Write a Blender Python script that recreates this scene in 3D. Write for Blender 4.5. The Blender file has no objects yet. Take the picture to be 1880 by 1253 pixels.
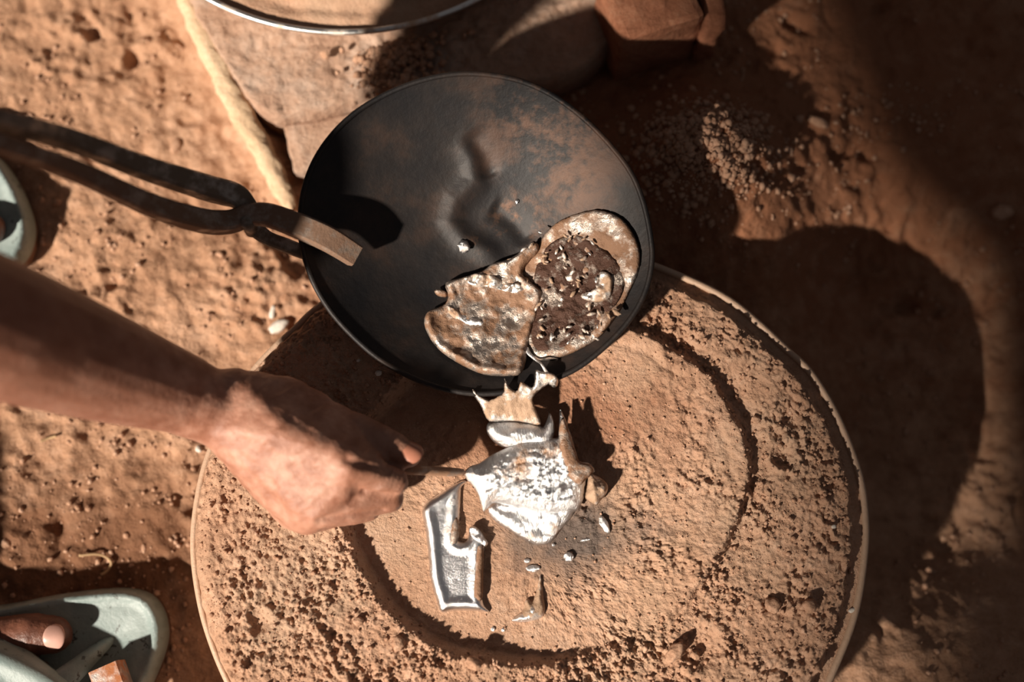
import bpy, bmesh, math, random
import numpy as np
from mathutils import Vector, Matrix
from mathutils.geometry import delaunay_2d_cdt

random.seed(7)
rng = np.random.default_rng(7)
sc = bpy.context.scene
C = sc.collection

# ------------------------------------------------------------------ camera, world, sun, exposure
F_PX, TILT, DIST, ZT = 2350.0, math.radians(10), 0.975, 0.090      # ZT: height of the mould top
CAM = np.array([0.0, -DIST * math.sin(TILT), ZT + DIST * math.cos(TILT)])
FWD = np.array([0.0, math.sin(TILT), -math.cos(TILT)])
UPV = np.array([0.0, math.cos(TILT), math.sin(TILT)])
cam = bpy.data.cameras.new('camera'); cam_o = bpy.data.objects.new('camera', cam); C.objects.link(cam_o)
cam.sensor_width = 36; cam.lens = 45; cam.clip_start = 0.02
cam_o.location = CAM; cam_o.rotation_euler = (TILT, 0, 0)
cam.dof.use_dof = True; cam.dof.focus_distance = 0.955; cam.dof.aperture_fstop = 1.9
sc.camera = cam_o

SUN_AZ, SUN_EL = math.radians(43), math.radians(38)                   # direction of travel, elevation
w = bpy.data.worlds.new('world'); sc.world = w; w.use_nodes = True
w.node_tree.nodes['Background'].inputs[0].default_value = (0.88, 0.82, 0.84, 1)
w.node_tree.nodes['Background'].inputs[1].default_value = 0.085
sl = bpy.data.lights.new('sun', 'SUN'); sl.energy = 8.0; sl.angle = math.radians(2.4); sl.color = (1.0, 0.89, 0.76)
so = bpy.data.objects.new('sun', sl); C.objects.link(so)
sd = Vector((math.cos(SUN_AZ) * math.cos(SUN_EL), math.sin(SUN_AZ) * math.cos(SUN_EL), -math.sin(SUN_EL)))
so.rotation_euler = sd.to_track_quat('-Z', 'Y').to_euler(); so.location = (-2, 0, 1.5)
sc.view_settings.view_transform = 'Standard'; sc.view_settings.look = 'None'
sc.view_settings.gamma = 1; sc.view_settings.use_curve_mapping = False
sc.view_settings.exposure = 0.0

# ------------------------------------------------------------------ helpers
def P(px, py, z):
    """world point at height z that the photograph shows at (px, py)"""
    d = FWD + np.array([1.0, 0, 0]) * ((px - 940) / F_PX) - UPV * ((py - 626.5) / F_PX)
    t = (z - CAM[2]) / d[2]
    return CAM + d * t

def PP(pts, z): return np.array([P(a, b, z) for a, b in pts])

_perm = np.random.default_rng(3).permutation(256); _perm = np.concatenate([_perm, _perm])
_ga = np.random.default_rng(4).uniform(0, 2 * np.pi, 256)
_gx, _gy = np.cos(_ga), np.sin(_ga)
def perlin(x, y, s=0):
    x = np.asarray(x) + s * 17.31; y = np.asarray(y) + s * 9.77
    xi = np.floor(x).astype(int); yi = np.floor(y).astype(int); xf = x - xi; yf = y - yi
    u = xf**3 * (xf * (xf * 6 - 15) + 10); v = yf**3 * (yf * (yf * 6 - 15) + 10)
    def g(a, b):
        h = _perm[_perm[(xi + a) & 255] + ((yi + b) & 255)]
        return _gx[h] * (xf - a) + _gy[h] * (yf - b)
    a = g(0, 0) + u * (g(1, 0) - g(0, 0)); b = g(0, 1) + u * (g(1, 1) - g(0, 1))
    return (a + v * (b - a)) * 1.4
def fbm(x, y, wl, octs=4, s=0, gain=0.5):
    r = 0; a = 1
    for k in range(octs):
        r = r + a * perlin(x / wl, y / wl, s + k); wl /= 2.03; a *= gain; x, y = x * .7986 - y * .6018, x * .6018 + y * .7986
    return r
def smooth(e0, e1, x):
    t = np.clip((x - e0) / (e1 - e0), 0, 1); return t * t * (3 - 2 * t)
def seg_dist(x, y, poly):
    """distance of points to an open polyline and the parameter (0..1) along it"""
    best = np.full(np.shape(x), 1e9); par = np.zeros(np.shape(x)); n = len(poly) - 1
    side = np.zeros(np.shape(x))
    for i in range(n):
        ax, ay = poly[i][:2]; bx, by = poly[i + 1][:2]; dx, dy = bx - ax, by - ay
        t = np.clip(((x - ax) * dx + (y - ay) * dy) / (dx * dx + dy * dy + 1e-15), 0, 1)
        d = np.hypot(x - ax - t * dx, y - ay - t * dy); m = d < best
        best = np.where(m, d, best); par = np.where(m, (i + t) / n, par)
        side = np.where(m, np.sign(dx * (y - ay) - dy * (x - ax)), side)
    return best, par, side
def inside(x, y, poly):
    r = np.zeros(np.shape(x), bool); n = len(poly)
    for i in range(n):
        ax, ay = poly[i][:2]; bx, by = poly[(i + 1) % n][:2]
        if ay == by: continue
        c = ((ay > y) != (by > y)) & (x < (bx - ax) * (y - ay) / (by - ay) + ax)
        r ^= c
    return r
def catmull(pts, n=6, closed=True):
    pts = np.asarray(pts, float); N = len(pts); out = []
    for i in range(N if closed else N - 1):
        g = (lambda k: pts[k % N]) if closed else (lambda k: pts[min(max(k, 0), N - 1)])
        p0, p1, p2, p3 = g(i - 1), g(i), g(i + 1), g(i + 2)
        for t in np.arange(n) / n:
            out.append(0.5 * (2 * p1 + (p2 - p0) * t + (2 * p0 - 5 * p1 + 4 * p2 - p3) * t * t + (3 * p1 - p0 - 3 * p2 + p3) * t**3))
    if not closed: out.append(pts[-1])
    return np.array(out)

def link(name, verts, faces, mat, parent=None, smooth_=True, origin=None):
    """ONE mesh object from world-space vertices, its origin at its base"""
    v = np.asarray(verts, float)
    if origin is None: origin = np.array([(v[:, 0].min() + v[:, 0].max()) / 2, (v[:, 1].min() + v[:, 1].max()) / 2, v[:, 2].min()])
    me = bpy.data.meshes.new(name)
    me.from_pydata((v - origin).tolist(), [], faces if isinstance(faces, list) else faces.tolist())
    me.update()
    if smooth_: me.polygons.foreach_set('use_smooth', [True] * len(me.polygons))
    me.materials.append(mat)
    o = bpy.data.objects.new(name, me); C.objects.link(o)
    o.location = origin
    if parent is not None:
        o.parent = parent; o.location = Vector(origin) - world_loc(parent)
    return o
def sharp(o, deg=35):
    o.data.set_sharp_from_angle(angle=math.radians(deg)); return o
def world_loc(o):
    l = Vector(o.location)
    while o.parent: o = o.parent; l += o.location
    return l
def tag(o, label, cat, group=None):
    o['label'] = label; o['category'] = cat
    if group: o['group'] = group
    return o
def thing(name, label, cat, loc, group=None):
    o = bpy.data.objects.new(name, None); C.objects.link(o); o.location = loc; o.empty_display_size = 0.03
    return tag(o, label, cat, group)
def bm_out(bm):
    bm.normal_update(); v = np.array([q.co[:] for q in bm.verts]); bm.verts.index_update()
    f = [[q.index for q in p.verts] for p in bm.faces]; bm.free(); return v, f

def grid_faces(nu, nv, wrap=False):
    """quads of an nu x nv grid of points (row-major); wrap closes the v direction"""
    i = np.arange(nu - 1)[:, None]; j = np.arange(nv if wrap else nv - 1)[None, :]
    a = i * nv + j; b = i * nv + (j + 1) % nv; c = (i + 1) * nv + (j + 1) % nv; d = (i + 1) * nv + j
    return np.stack([a, b, c, d], -1).reshape(-1, 4)

def sheet(outline, base, t, rnd=0.004, amp=0.0, wl=0.02, sp=0.0016, octs=3, seed=1, extra=None, thick=None, curve=3, under=0.0):
    """a closed slab over an outline given in world xy: rounded edge, crumpled top"""
    ol = np.asarray(outline)[:, :2]
    if curve: ol = catmull(ol, curve)
    seg = np.hypot(*(np.roll(ol, -1, 0) - ol).T); res = []
    for i in range(len(ol)):
        k = max(1, int(seg[i] / sp)); nx = ol[(i + 1) % len(ol)]
        for q in range(k): res.append(ol[i] + (nx - ol[i]) * q / k)
    ol = np.array(res); nb = len(ol)
    x0, y0 = ol.min(0); x1, y1 = ol.max(0)
    gx, gy = np.meshgrid(np.arange(x0, x1, sp), np.arange(y0, y1, sp)); r = np.random.default_rng(seed)
    gx = (gx + r.uniform(-.3, .3, gx.shape) * sp).ravel(); gy = (gy + r.uniform(-.3, .3, gy.shape) * sp).ravel()
    m = inside(gx, gy, ol); gx, gy = gx[m], gy[m]
    lp = np.vstack([ol, ol[:1]]); d = seg_dist(gx, gy, lp)[0]
    k = d > sp * 0.55; gx, gy, d = gx[k], gy[k], d[k]
    xy = np.vstack([ol, np.stack([gx, gy], 1)]); dd = np.concatenate([np.zeros(nb), d])
    r_ = delaunay_2d_cdt([Vector(p) for p in xy], [], [list(range(nb))], 1, 1e-7)
    vxy = np.array([q[:] for q in r_[0]]); faces = [list(f) for f in r_[2]]
    src = [o[0] if o else 0 for o in r_[3]]
    dd = dd[src]; x, y = vxy[:, 0], vxy[:, 1]
    prof = np.sqrt(np.clip(1 - (1 - np.clip(dd / rnd, 0, 1))**2, 0, 1))
    bz = base(x, y) if callable(base) else np.full(len(x), base)
    top = bz + t * prof
    if amp: top = top + amp * prof * fbm(x, y, wl, octs, seed)
    if extra is not None: top = top + extra(x, y, dd) * np.clip(dd / rnd * 2, 0, 1)
    n = len(x); bd = dd <= 1e-9
    low = bz - under * prof + (0 if thick is None else 0)
    if thick is not None: low = np.minimum(top - thick * prof, top - 1e-5)
    idx = np.where(bd, np.arange(n), 0); inner = np.where(~bd)[0]; idx[inner] = n + np.arange(len(inner))
    V = np.vstack([np.stack([x, y, top], 1), np.stack([x, y, low], 1)[inner]])
    Fc = faces + [[int(idx[k]) for k in reversed(f)] for f in faces]
    return V, Fc

def hulls_remesh(groups, voxel, smooth_it=6, fac=0.5):
    """union of convex hulls of spheres [(xyz, r), ...] grown into one continuous skin"""
    bm = bmesh.new()
    for g in groups:
        b = bmesh.new()
        for c, r in g:
            bmesh.ops.create_icosphere(b, subdivisions=3, radius=r, matrix=Matrix.Translation(Vector(c)))
        res = bmesh.ops.convex_hull(b, input=b.verts[:])
        bmesh.ops.delete(b, geom=list({v for v in res['geom_interior'] + res['geom_unused'] if isinstance(v, bmesh.types.BMVert)}), context='VERTS')
        me = bpy.data.meshes.new('tmp'); b.to_mesh(me); b.free(); bm.from_mesh(me); bpy.data.meshes.remove(me)
    me = bpy.data.meshes.new('tmp'); bm.to_mesh(me); bm.free()
    o = bpy.data.objects.new('tmp', me); C.objects.link(o)
    r = o.modifiers.new('r', 'REMESH'); r.mode = 'VOXEL'; r.voxel_size = voxel
    s = o.modifiers.new('s', 'SMOOTH'); s.iterations = smooth_it; s.factor = fac
    dg = bpy.context.evaluated_depsgraph_get(); ev = o.evaluated_get(dg); m2 = bpy.data.meshes.new_from_object(ev)
    V = np.empty(len(m2.vertices) * 3); m2.vertices.foreach_get('co', V); V = V.reshape(-1, 3)
    N = np.empty(len(m2.vertices) * 3); m2.vertex_normals.foreach_get('vector', N); N = N.reshape(-1, 3)
    Fc = [list(p.vertices) for p in m2.polygons]
    bpy.data.objects.remove(o); bpy.data.meshes.remove(me); bpy.data.meshes.remove(m2)
    return V, Fc, N

def sweep(path, w_, h_, up=(0, 0, 1), n=5, chamfer=0.25):
    """chamfered bar along a path; w_ and h_ may vary per control point"""
    k = len(path); w_ = np.broadcast_to(np.asarray(w_, float), (k,)); h_ = np.broadcast_to(np.asarray(h_, float), (k,))
    full = catmull(np.column_stack([np.asarray(path, float), w_, h_]), n, closed=False)
    pts = full[:, :3]; W, H = full[:, 3], full[:, 4]; V = []
    tan = np.gradient(pts, axis=0); tan /= np.linalg.norm(tan, axis=1)[:, None]
    for p, t, a, b in zip(pts, tan, W, H):
        s = np.cross(up, t); s /= np.linalg.norm(s); u = np.cross(t, s); c = chamfer * min(a, b)
        for q, r in ((a/2, b/2 - c), (a/2 - c, b/2), (-a/2 + c, b/2), (-a/2, b/2 - c), (-a/2, -b/2 + c), (-a/2 + c, -b/2), (a/2 - c, -b/2), (a/2, -b/2 + c)):
            V.append(p + s * q + u * r)
    F_ = grid_faces(len(pts), 8, True)[:, ::-1].tolist(); m = (len(pts) - 1) * 8
    F_.append(list(range(7, -1, -1))[::-1]); F_.append([m + i for i in range(7, -1, -1)])
    return np.array(V), F_

def ico(sub):
    bm = bmesh.new(); bmesh.ops.create_icosphere(bm, subdivisions=sub, radius=1); return bm_out(bm)
ICO1 = ico(1); ICO2 = ico(2); ICO3 = ico(3)
def rot_mats(n, r):
    q = r.normal(size=(n, 4)); q /= np.linalg.norm(q, axis=1)[:, None]; a, b, c, d = q.T
    return np.array([[a*a+b*b-c*c-d*d, 2*(b*c-a*d), 2*(b*d+a*c)], [2*(b*c+a*d), a*a-b*b+c*c-d*d, 2*(c*d-a*b)], [2*(b*d-a*c), 2*(c*d+a*b), a*a-b*b-c*c+d*d]]).transpose(2, 0, 1)
def crumbs(x, y, z, r, seed=0):
    """many small lumps of earth as one mesh (nobody could count them)"""
    g = np.random.default_rng(seed); n = len(x); V0, F0 = ICO1; V0 = np.asarray(V0); k = len(V0)
    R = rot_mats(n, g); sq = g.uniform(.55, 1.2, (n, k, 1))
    V = np.einsum('nij,kj->nki', R, V0) * sq * np.asarray(r)[:, None, None] * np.array([1, 1, .85])
    V += np.stack([x, y, z], 1)[:, None, :]
    F_ = (np.array(F0)[None] + (np.arange(n) * k)[:, None, None]).reshape(-1, 3)
    return V.reshape(-1, 3), F_
def lump(c, rx, ry, rz, seed=0, rough=.18, ang=0, src=None):
    V0 = np.asarray((src or ICO2)[0]); g = np.random.default_rng(seed); o = g.uniform(0, 9, 3)
    n = perlin(V0[:, 0] * 1.4 + o[0] + V0[:, 2], V0[:, 1] * 1.4 + o[1] - V0[:, 2]) + .5 * perlin(V0[:, 0] * 3 + o[2], V0[:, 1] * 3 + V0[:, 2] * 2)
    V = V0 * (1 + rough * n)[:, None] * np.array([rx, ry, rz]); a = math.cos(ang); b = math.sin(ang)
    V = np.column_stack([V[:, 0] * a - V[:, 1] * b, V[:, 0] * b + V[:, 1] * a, V[:, 2]])
    return V + np.asarray(c), (src or ICO2)[1]

# ------------------------------------------------------------------ materials
def mat(name):
    m = bpy.data.materials.new(name); m.use_nodes = True; nt = m.node_tree
    return m, nt, nt.nodes['Principled BSDF']
def node(nt, t, **kw):
    n = nt.nodes.new(t)
    for k, v in kw.items():
        if k in n.inputs: n.inputs[k].default_value = v
        else: setattr(n, k, v)
    return n
def noise(nt, co, scale, detail=4, rough=.6):
    n = node(nt, 'ShaderNodeTexNoise'); n.inputs['Scale'].default_value = scale
    n.inputs['Detail'].default_value = detail; n.inputs['Roughness'].default_value = rough
    nt.links.new(co, n.inputs['Vector']); return n.outputs['Fac']
def ramp(nt, fac, stops):
    r = node(nt, 'ShaderNodeValToRGB'); e = r.color_ramp.elements
    while len(e) < len(stops): e.new(0.5)
    for q, (p, c) in zip(e, stops): q.position = p; q.color = (*c, 1) if len(c) == 3 else c
    nt.links.new(fac, r.inputs[0]); return r.outputs[0]
def mix(nt, fac, a, b):
    m = node(nt, 'ShaderNodeMix', data_type='RGBA')
    for s, v in ((m.inputs[0], fac), (m.inputs[6], a), (m.inputs[7], b)):
        if hasattr(v, 'links'): nt.links.new(v, s)
        elif isinstance(v, (int, float)): s.default_value = v
        else: s.default_value = (*v, 1)
    return m.outputs[2]
def math_(nt, op, a, b=0.0, clamp=False):
    m = node(nt, 'ShaderNodeMath', operation=op, use_clamp=clamp)
    for s, v in zip(m.inputs, (a, b)):
        if hasattr(v, 'links'): nt.links.new(v, s)
        else: s.default_value = v
    return m.outputs[0]
def bump(nt, bs, h, dist, strength=1.0, prev=None):
    b = node(nt, 'ShaderNodeBump'); b.inputs['Distance'].default_value = dist; b.inputs['Strength'].default_value = strength
    nt.links.new(h, b.inputs['Height'])
    if prev is not None: nt.links.new(prev, b.inputs['Normal'])
    nt.links.new(b.outputs[0], bs.inputs['Normal']); return b.outputs[0]
def gcoord(nt):
    return node(nt, 'ShaderNodeNewGeometry').outputs['Position']
def ocoord(nt):
    return node(nt, 'ShaderNodeTexCoord').outputs['Object']

def earth(name, c_dark, c_mid, c_light, s_big=14, s_fine=420, bump_mm=1.2, grey=None, stains=()):
    m, nt, b = mat(name); co = gcoord(nt)
    big = noise(nt, co, s_big, 6, .62); mid = noise(nt, co, s_big * 9, 5, .65); fine = noise(nt, co, s_fine, 4, .7)
    f = math_(nt, 'ADD', math_(nt, 'MULTIPLY', big, .45), math_(nt, 'ADD', math_(nt, 'MULTIPLY', mid, .3), math_(nt, 'MULTIPLY', fine, .25)))
    col = ramp(nt, f, [(.33, c_dark), (.5, c_mid), (.66, c_light)])
    if grey:
        g = ramp(nt, noise(nt, co, s_big * .8, 5, .6), [(.5, (0, 0, 0)), (.66, (1, 1, 1))])
        col = mix(nt, math_(nt, 'MULTIPLY', g, .6), col, grey)
    for (cx, cy), rx, ry, c_st, amt in stains:                        # soot, darker and redder patches
        mp = node(nt, 'ShaderNodeMapping'); mp.inputs['Location'].default_value = (-cx / rx, -cy / ry, 0)
        mp.inputs['Scale'].default_value = (1 / rx, 1 / ry, 0); nt.links.new(co, mp.inputs['Vector'])
        vl = node(nt, 'ShaderNodeVectorMath', operation='LENGTH'); nt.links.new(mp.outputs[0], vl.inputs[0])
        d = math_(nt, 'ADD', vl.outputs['Value'], math_(nt, 'MULTIPLY', math_(nt, 'SUBTRACT', noise(nt, co, 40, 4), .5), 1.3))
        k = ramp(nt, d, [(.35, (1, 1, 1)), (1.0, (0, 0, 0))])
        col = mix(nt, math_(nt, 'MULTIPLY', k, amt), col, c_st)
    nt.links.new(col, b.inputs['Base Color']); b.inputs['Roughness'].default_value = .95
    b.inputs['Specular IOR Level'].default_value = .12
    n1 = bump(nt, b, fine, bump_mm * .001, 1.0)
    bump(nt, b, noise(nt, co, s_fine * .33, 4, .7), bump_mm * .0022, .8, n1)
    return m

M = {}
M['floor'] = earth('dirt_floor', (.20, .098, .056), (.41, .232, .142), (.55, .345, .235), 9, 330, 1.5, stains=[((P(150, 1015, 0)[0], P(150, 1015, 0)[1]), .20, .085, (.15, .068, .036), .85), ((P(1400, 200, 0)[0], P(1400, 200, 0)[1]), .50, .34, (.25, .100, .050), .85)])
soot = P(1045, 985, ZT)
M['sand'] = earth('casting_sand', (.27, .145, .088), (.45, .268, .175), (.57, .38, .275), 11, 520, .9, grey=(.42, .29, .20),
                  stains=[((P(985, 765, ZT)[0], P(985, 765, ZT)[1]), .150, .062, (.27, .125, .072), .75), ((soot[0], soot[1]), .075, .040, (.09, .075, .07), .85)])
M['crumb'] = earth('earth_crumb', (.26, .135, .08), (.45, .262, .17), (.6, .40, .29), 60, 500, .8)
M['cement'] = earth('dusty_cement', (.27, .155, .105), (.40, .255, .18), (.50, .36, .28), 16, 300, 1.4, grey=(.43, .36, .31))
M['mortar'] = earth('pale_mortar', (.46, .31, .19), (.60, .42, .27), (.70, .53, .37), 30, 420, .9)
M['pebble'] = earth('pale_pebble', (.5, .44, .38), (.66, .6, .53), (.78, .73, .66), 80, 600, .4)
M['brick'] = earth('red_brick', (.20, .075, .04), (.30, .125, .07), (.40, .2, .12), 25, 300, .9)

def metal(name, base, rough, dust, dust_amt, s=38, bmp=.0006, sb=150, det=5, stretch=None):
    m, nt, b = mat(name); co = gcoord(nt)
    n = noise(nt, co, s, 6, .65); f = ramp(nt, n, [(.30 + dust_amt * .32, (1, 1, 1)), (.44 + dust_amt * .32, (0, 0, 0))])
    f = f if dust_amt < 1 else 1.0
    col = mix(nt, f, base, dust); nt.links.new(col, b.inputs['Base Color'])
    if hasattr(f, 'links'):
        nt.links.new(math_(nt, 'SUBTRACT', 1.0, math_(nt, 'MULTIPLY', f, .85)), b.inputs['Metallic'])
        nt.links.new(math_(nt, 'ADD', rough, math_(nt, 'MULTIPLY', f, .35)), b.inputs['Roughness'])
    if stretch:
        mp = node(nt, 'ShaderNodeMapping'); mp.inputs['Rotation'].default_value = (0, 0, stretch[0]); mp.inputs['Scale'].default_value = (1, stretch[1], 1); nt.links.new(co, mp.inputs['Vector']); co = mp.outputs[0]
    n1 = bump(nt, b, noise(nt, co, sb, det, .72 if det > 6 else .65), bmp, 1.0)
    bump(nt, b, noise(nt, co, sb * 5, 3, .6), bmp * .3, 1.0, n1)
    return m
M['silver'] = metal('bright_aluminium', (.88, .88, .89), .30, (.5, .31, .2), .08, 38, .0020, 130, 10, (.7, .25))
M['silver_flat'] = metal('smooth_aluminium', (.88, .88, .89), .27, (.4, .3, .24), -.25, 60, .00030, 660)
M['silver_dusty'] = metal('dusty_aluminium', (.84, .80, .76), .34, (.40, .26, .17), .50, 45, .0010, 200)
M['dross'] = metal('dross_skin', (.58, .50, .44), .38, (.24, .130, .075), .50, 55, .0014, 170)
M['dross_dark'] = metal('dark_dross', (.50, .42, .36), .34, (.065, .026, .014), .72, 60, .0026, 170)
M['tong'] = metal('forged_steel', (.38, .33, .29), .5, (.17, .125, .09), .5, 60, .0006, 220)
M['tong_jaw'] = metal('rusty_jaw', (.38, .31, .26), .55, (.22, .13, .085), .6, 60, .0007, 220)
M['rod'] = metal('poking_rod_steel', (.42, .33, .27), .45, (.36, .2, .12), .6, 90, .0004, 300)
M['rim'] = metal('basin_metal', (.80, .79, .76), .35, (.55, .38, .26), .25, 30, .0003, 120)
M['drum'] = metal('mould_rim', (.46, .34, .26), .75, (.48, .32, .22), 1.0, 40, .0006, 200)
M['rust_bar'] = metal('rusty_bar', (.55, .47, .43), .5, (.40, .15, .06), .42, 55, .0005, 200)
m, nt, b = mat('black_iron'); co = gcoord(nt)                     # the pan: sooty iron with brown oxide and sand dust
n1 = noise(nt, co, 22, 6, .62); n2 = noise(nt, co, 130, 5, .65)
col = ramp(nt, n1, [(.36, (.010, .009, .010)), (.52, (.018, .014, .013)), (.68, (.040, .024, .018))])
dirt = math_(nt, 'ADD', math_(nt, 'MULTIPLY', n1, .6), math_(nt, 'MULTIPLY', n2, .4))
for (qx, qy), rx, ry, lo, c_d in (((1030, 235), .075, .062, .44, (.105, .055, .036)), ((950, 385), .030, .026, .50, (.16, .075, .04)), ((885, 440), .028, .012, .52, (.16, .075, .04)), ((1050, 330), .04, .04, .47, (.10, .05, .03)), ((640, 520), .03, .02, .52, (.06, .025, .016))):
    q = P(qx, qy, .13); mp = node(nt, 'ShaderNodeMapping'); mp.inputs['Location'].default_value = (-q[0] / rx, -q[1] / ry, 0); mp.inputs['Scale'].default_value = (1 / rx, 1 / ry, 0)
    nt.links.new(co, mp.inputs['Vector']); vl = node(nt, 'ShaderNodeVectorMath', operation='LENGTH'); nt.links.new(mp.outputs[0], vl.inputs[0])
    k = math_(nt, 'MULTIPLY', ramp(nt, vl.outputs['Value'], [(.25, (1, 1, 1)), (1.0, (0, 0, 0))]), ramp(nt, dirt, [(lo, (0, 0, 0)), (lo + .12, (1, 1, 1))]))
    col = mix(nt, k, col, c_d)
nt.links.new(col, b.inputs['Base Color']); b.inputs['Roughness'].default_value = .56; b.inputs['Specular IOR Level'].default_value = .38; b.inputs['Metallic'].default_value = .2
bump(nt, b, n2, .0005); M['iron'] = m
m, nt, b = mat('skin'); co = gcoord(nt)
n1 = noise(nt, co, 60, 5, .6)
col = ramp(nt, n1, [(.35, (.30, .125, .075)), (.5, (.40, .19, .125)), (.66, (.50, .27, .19))])
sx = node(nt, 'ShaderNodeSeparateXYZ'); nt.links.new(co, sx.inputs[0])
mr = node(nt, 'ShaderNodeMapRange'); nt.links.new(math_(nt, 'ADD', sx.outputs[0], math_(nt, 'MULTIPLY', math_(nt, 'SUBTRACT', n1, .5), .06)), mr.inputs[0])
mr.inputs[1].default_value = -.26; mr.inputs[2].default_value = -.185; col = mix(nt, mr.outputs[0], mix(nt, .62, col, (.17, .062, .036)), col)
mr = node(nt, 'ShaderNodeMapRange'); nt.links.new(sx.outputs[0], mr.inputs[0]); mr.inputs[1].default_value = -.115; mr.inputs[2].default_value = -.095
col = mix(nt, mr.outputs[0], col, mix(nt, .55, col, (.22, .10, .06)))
nt.links.new(col, b.inputs['Base Color']); b.inputs['Roughness'].default_value = .55
b.inputs['Subsurface Weight'].default_value = .06; b.inputs['Subsurface Radius'].default_value = (.006, .002, .001)
q = bump(nt, b, noise(nt, co, 260, 4, .6), .0007); bump(nt, b, noise(nt, co, 900, 3, .6), .0002, 1, q); M['skin'] = m
m, nt, b = mat('dark_skin'); co = gcoord(nt)
nt.links.new(ramp(nt, noise(nt, co, 70, 5), [(.35, (.09, .032, .019)), (.65, (.19, .075, .045))]), b.inputs['Base Color'])
b.inputs['Roughness'].default_value = .45; bump(nt, b, noise(nt, co, 300, 4), .0006); M['foot'] = m
def plain(name, c, rough=.5, metallic=0, c2=None, s=40, bm_=None):
    m, nt, b = mat(name); co = gcoord(nt)
    nt.links.new(ramp(nt, noise(nt, co, s, 5, .6), [(.38, c2 or tuple(v * .8 for v in c)), (.62, c)]), b.inputs['Base Color'])
    b.inputs['Roughness'].default_value = rough; b.inputs['Metallic'].default_value = metallic
    if bm_: bump(nt, b, noise(nt, co, bm_[0], 4), bm_[1])
    M[name] = m; return m
plain('thumbnail', (.46, .19, .12), .35); plain('toenail', (.62, .36, .29), .35)
plain('straw', (.45, .29, .15), .8)
plain('sole_edge', (.20, .10, .06), .8)
m, nt, b = mat('teal_rubber'); co = gcoord(nt)
col = ramp(nt, noise(nt, co, 20, 5, .6), [(.36, (.18, .235, .225)), (.62, (.285, .34, .325))])
sp = ramp(nt, noise(nt, co, 170, 3, .6), [(.60, (0, 0, 0)), (.65, (1, 1, 1))])
sp2 = ramp(nt, noise(nt, co, 26, 3, .6), [(.5, (0, 0, 0)), (.6, (1, 1, 1))])
col = mix(nt, math_(nt, 'MULTIPLY', sp, sp2), col, (.05, .05, .045))
nt.links.new(col, b.inputs['Base Color']); b.inputs['Roughness'].default_value = .5
bump(nt, b, noise(nt, co, 240, 4), .0004); M['teal'] = m

# ------------------------------------------------------------------ floor (beaten earth)
RIDGE = PP([(318, -40), (352, 15), (400, 105), (450, 195), (492, 290), (532, 385)], .02)
CLOTS = [(P(1275, 320, 0), .055, .040), (P(730, 100, 0), .03, .03), (P(470, 545, 0), .035, .03)]
def floor_h(x, y):
    h = .0075 * fbm(x, y, .16, 3, 11) + .0032 * fbm(x, y, .045, 3, 21)
    c1 = fbm(x, y, .019, 3, 31); pits = np.clip(fbm(x, y, .030, 2, 41) - .28, 0, 1)
    m = .35 + .65 * smooth(-.1, .5, fbm(x, y, .13, 2, 51))
    h = h + m * (.0072 * np.clip(c1, -.25, 1) - .020 * pits) + .0013 * fbm(x, y, .009, 2, 57)
    for c, rx, ry in CLOTS:
        k = np.exp(-(((x - c[0]) / rx)**2 + ((y - c[1]) / ry)**2))
        h = h + k * (.010 + .013 * np.clip(perlin(x / .017, y / .017, 5), -.1, 1) + .006 * perlin(x / .008, y / .008, 6))
    d, t, s = seg_dist(x, y, RIDGE)
    h = h + (.030 - .014 * t) * np.exp(-(d / .012)**2) * (1 + .18 * perlin(x / .02, y / .02, 61)) * smooth(1.0, .93, t)
    h = h - .085 * smooth(.20, .33, x) * smooth(.56, .40, x) * smooth(.20, .06, y) * smooth(-.25, -.13, y) + 0.072 * np.exp(-((x - P(1265, 325, 0)[0]) / .080)**2 - ((y - P(1265, 325, 0)[1]) / .070)**2)  # dip and mound shaped to move the mould and pan shadows
    # the beaten earth is level and lower under the mould
    r = np.hypot(x - P(973, 985, 0)[0], y - P(973, 985, 0)[1]); h = np.where(r < .235, np.minimum(h, .004), h)
    return h
def axis(lo, hi, st, far):
    core = np.arange(lo, hi + 1e-9, st); e = st * 1.25 ** np.arange(1, 60); e = np.cumsum(e); e = e[e < far]
    return np.concatenate([(lo - e)[::-1], core, hi + e])
xs = axis(-.47, .47, .0020, 2.0); ys = axis(-.31, .36, .0020, 2.0)
gx, gy = np.meshgrid(xs, ys, indexing='ij'); X, Y = gx.ravel(), gy.ravel()
Z = floor_h(X, Y)
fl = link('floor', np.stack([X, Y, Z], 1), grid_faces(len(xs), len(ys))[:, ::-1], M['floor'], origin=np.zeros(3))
fl['kind'] = 'structure'
n = 9500
cx = rng.uniform(-.46, .46, n); cy = rng.uniform(-.31, .36, n)
dens = smooth(-.15, .45, fbm(cx, cy, .11, 3, 71)) + 1.0 * (np.exp(-(((cx - P(150, 990, 0)[0]) / .12)**2 + ((cy - P(150, 990, 0)[1]) / .06)**2)))
k = (rng.uniform(0, 1, n) < dens + .04) & (np.hypot(cx - P(973, 985, 0)[0], cy - P(973, 985, 0)[1]) > .275)
cx, cy = cx[k], cy[k]; cr = .0009 + .0024 * rng.power(.35, len(cx)) 
V, F_ = crumbs(cx, cy, floor_h(cx, cy) + cr * .3, cr, 5)
o = link('loose_earth', V, F_, M['crumb'], fl); o['kind'] = 'stuff'

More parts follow.
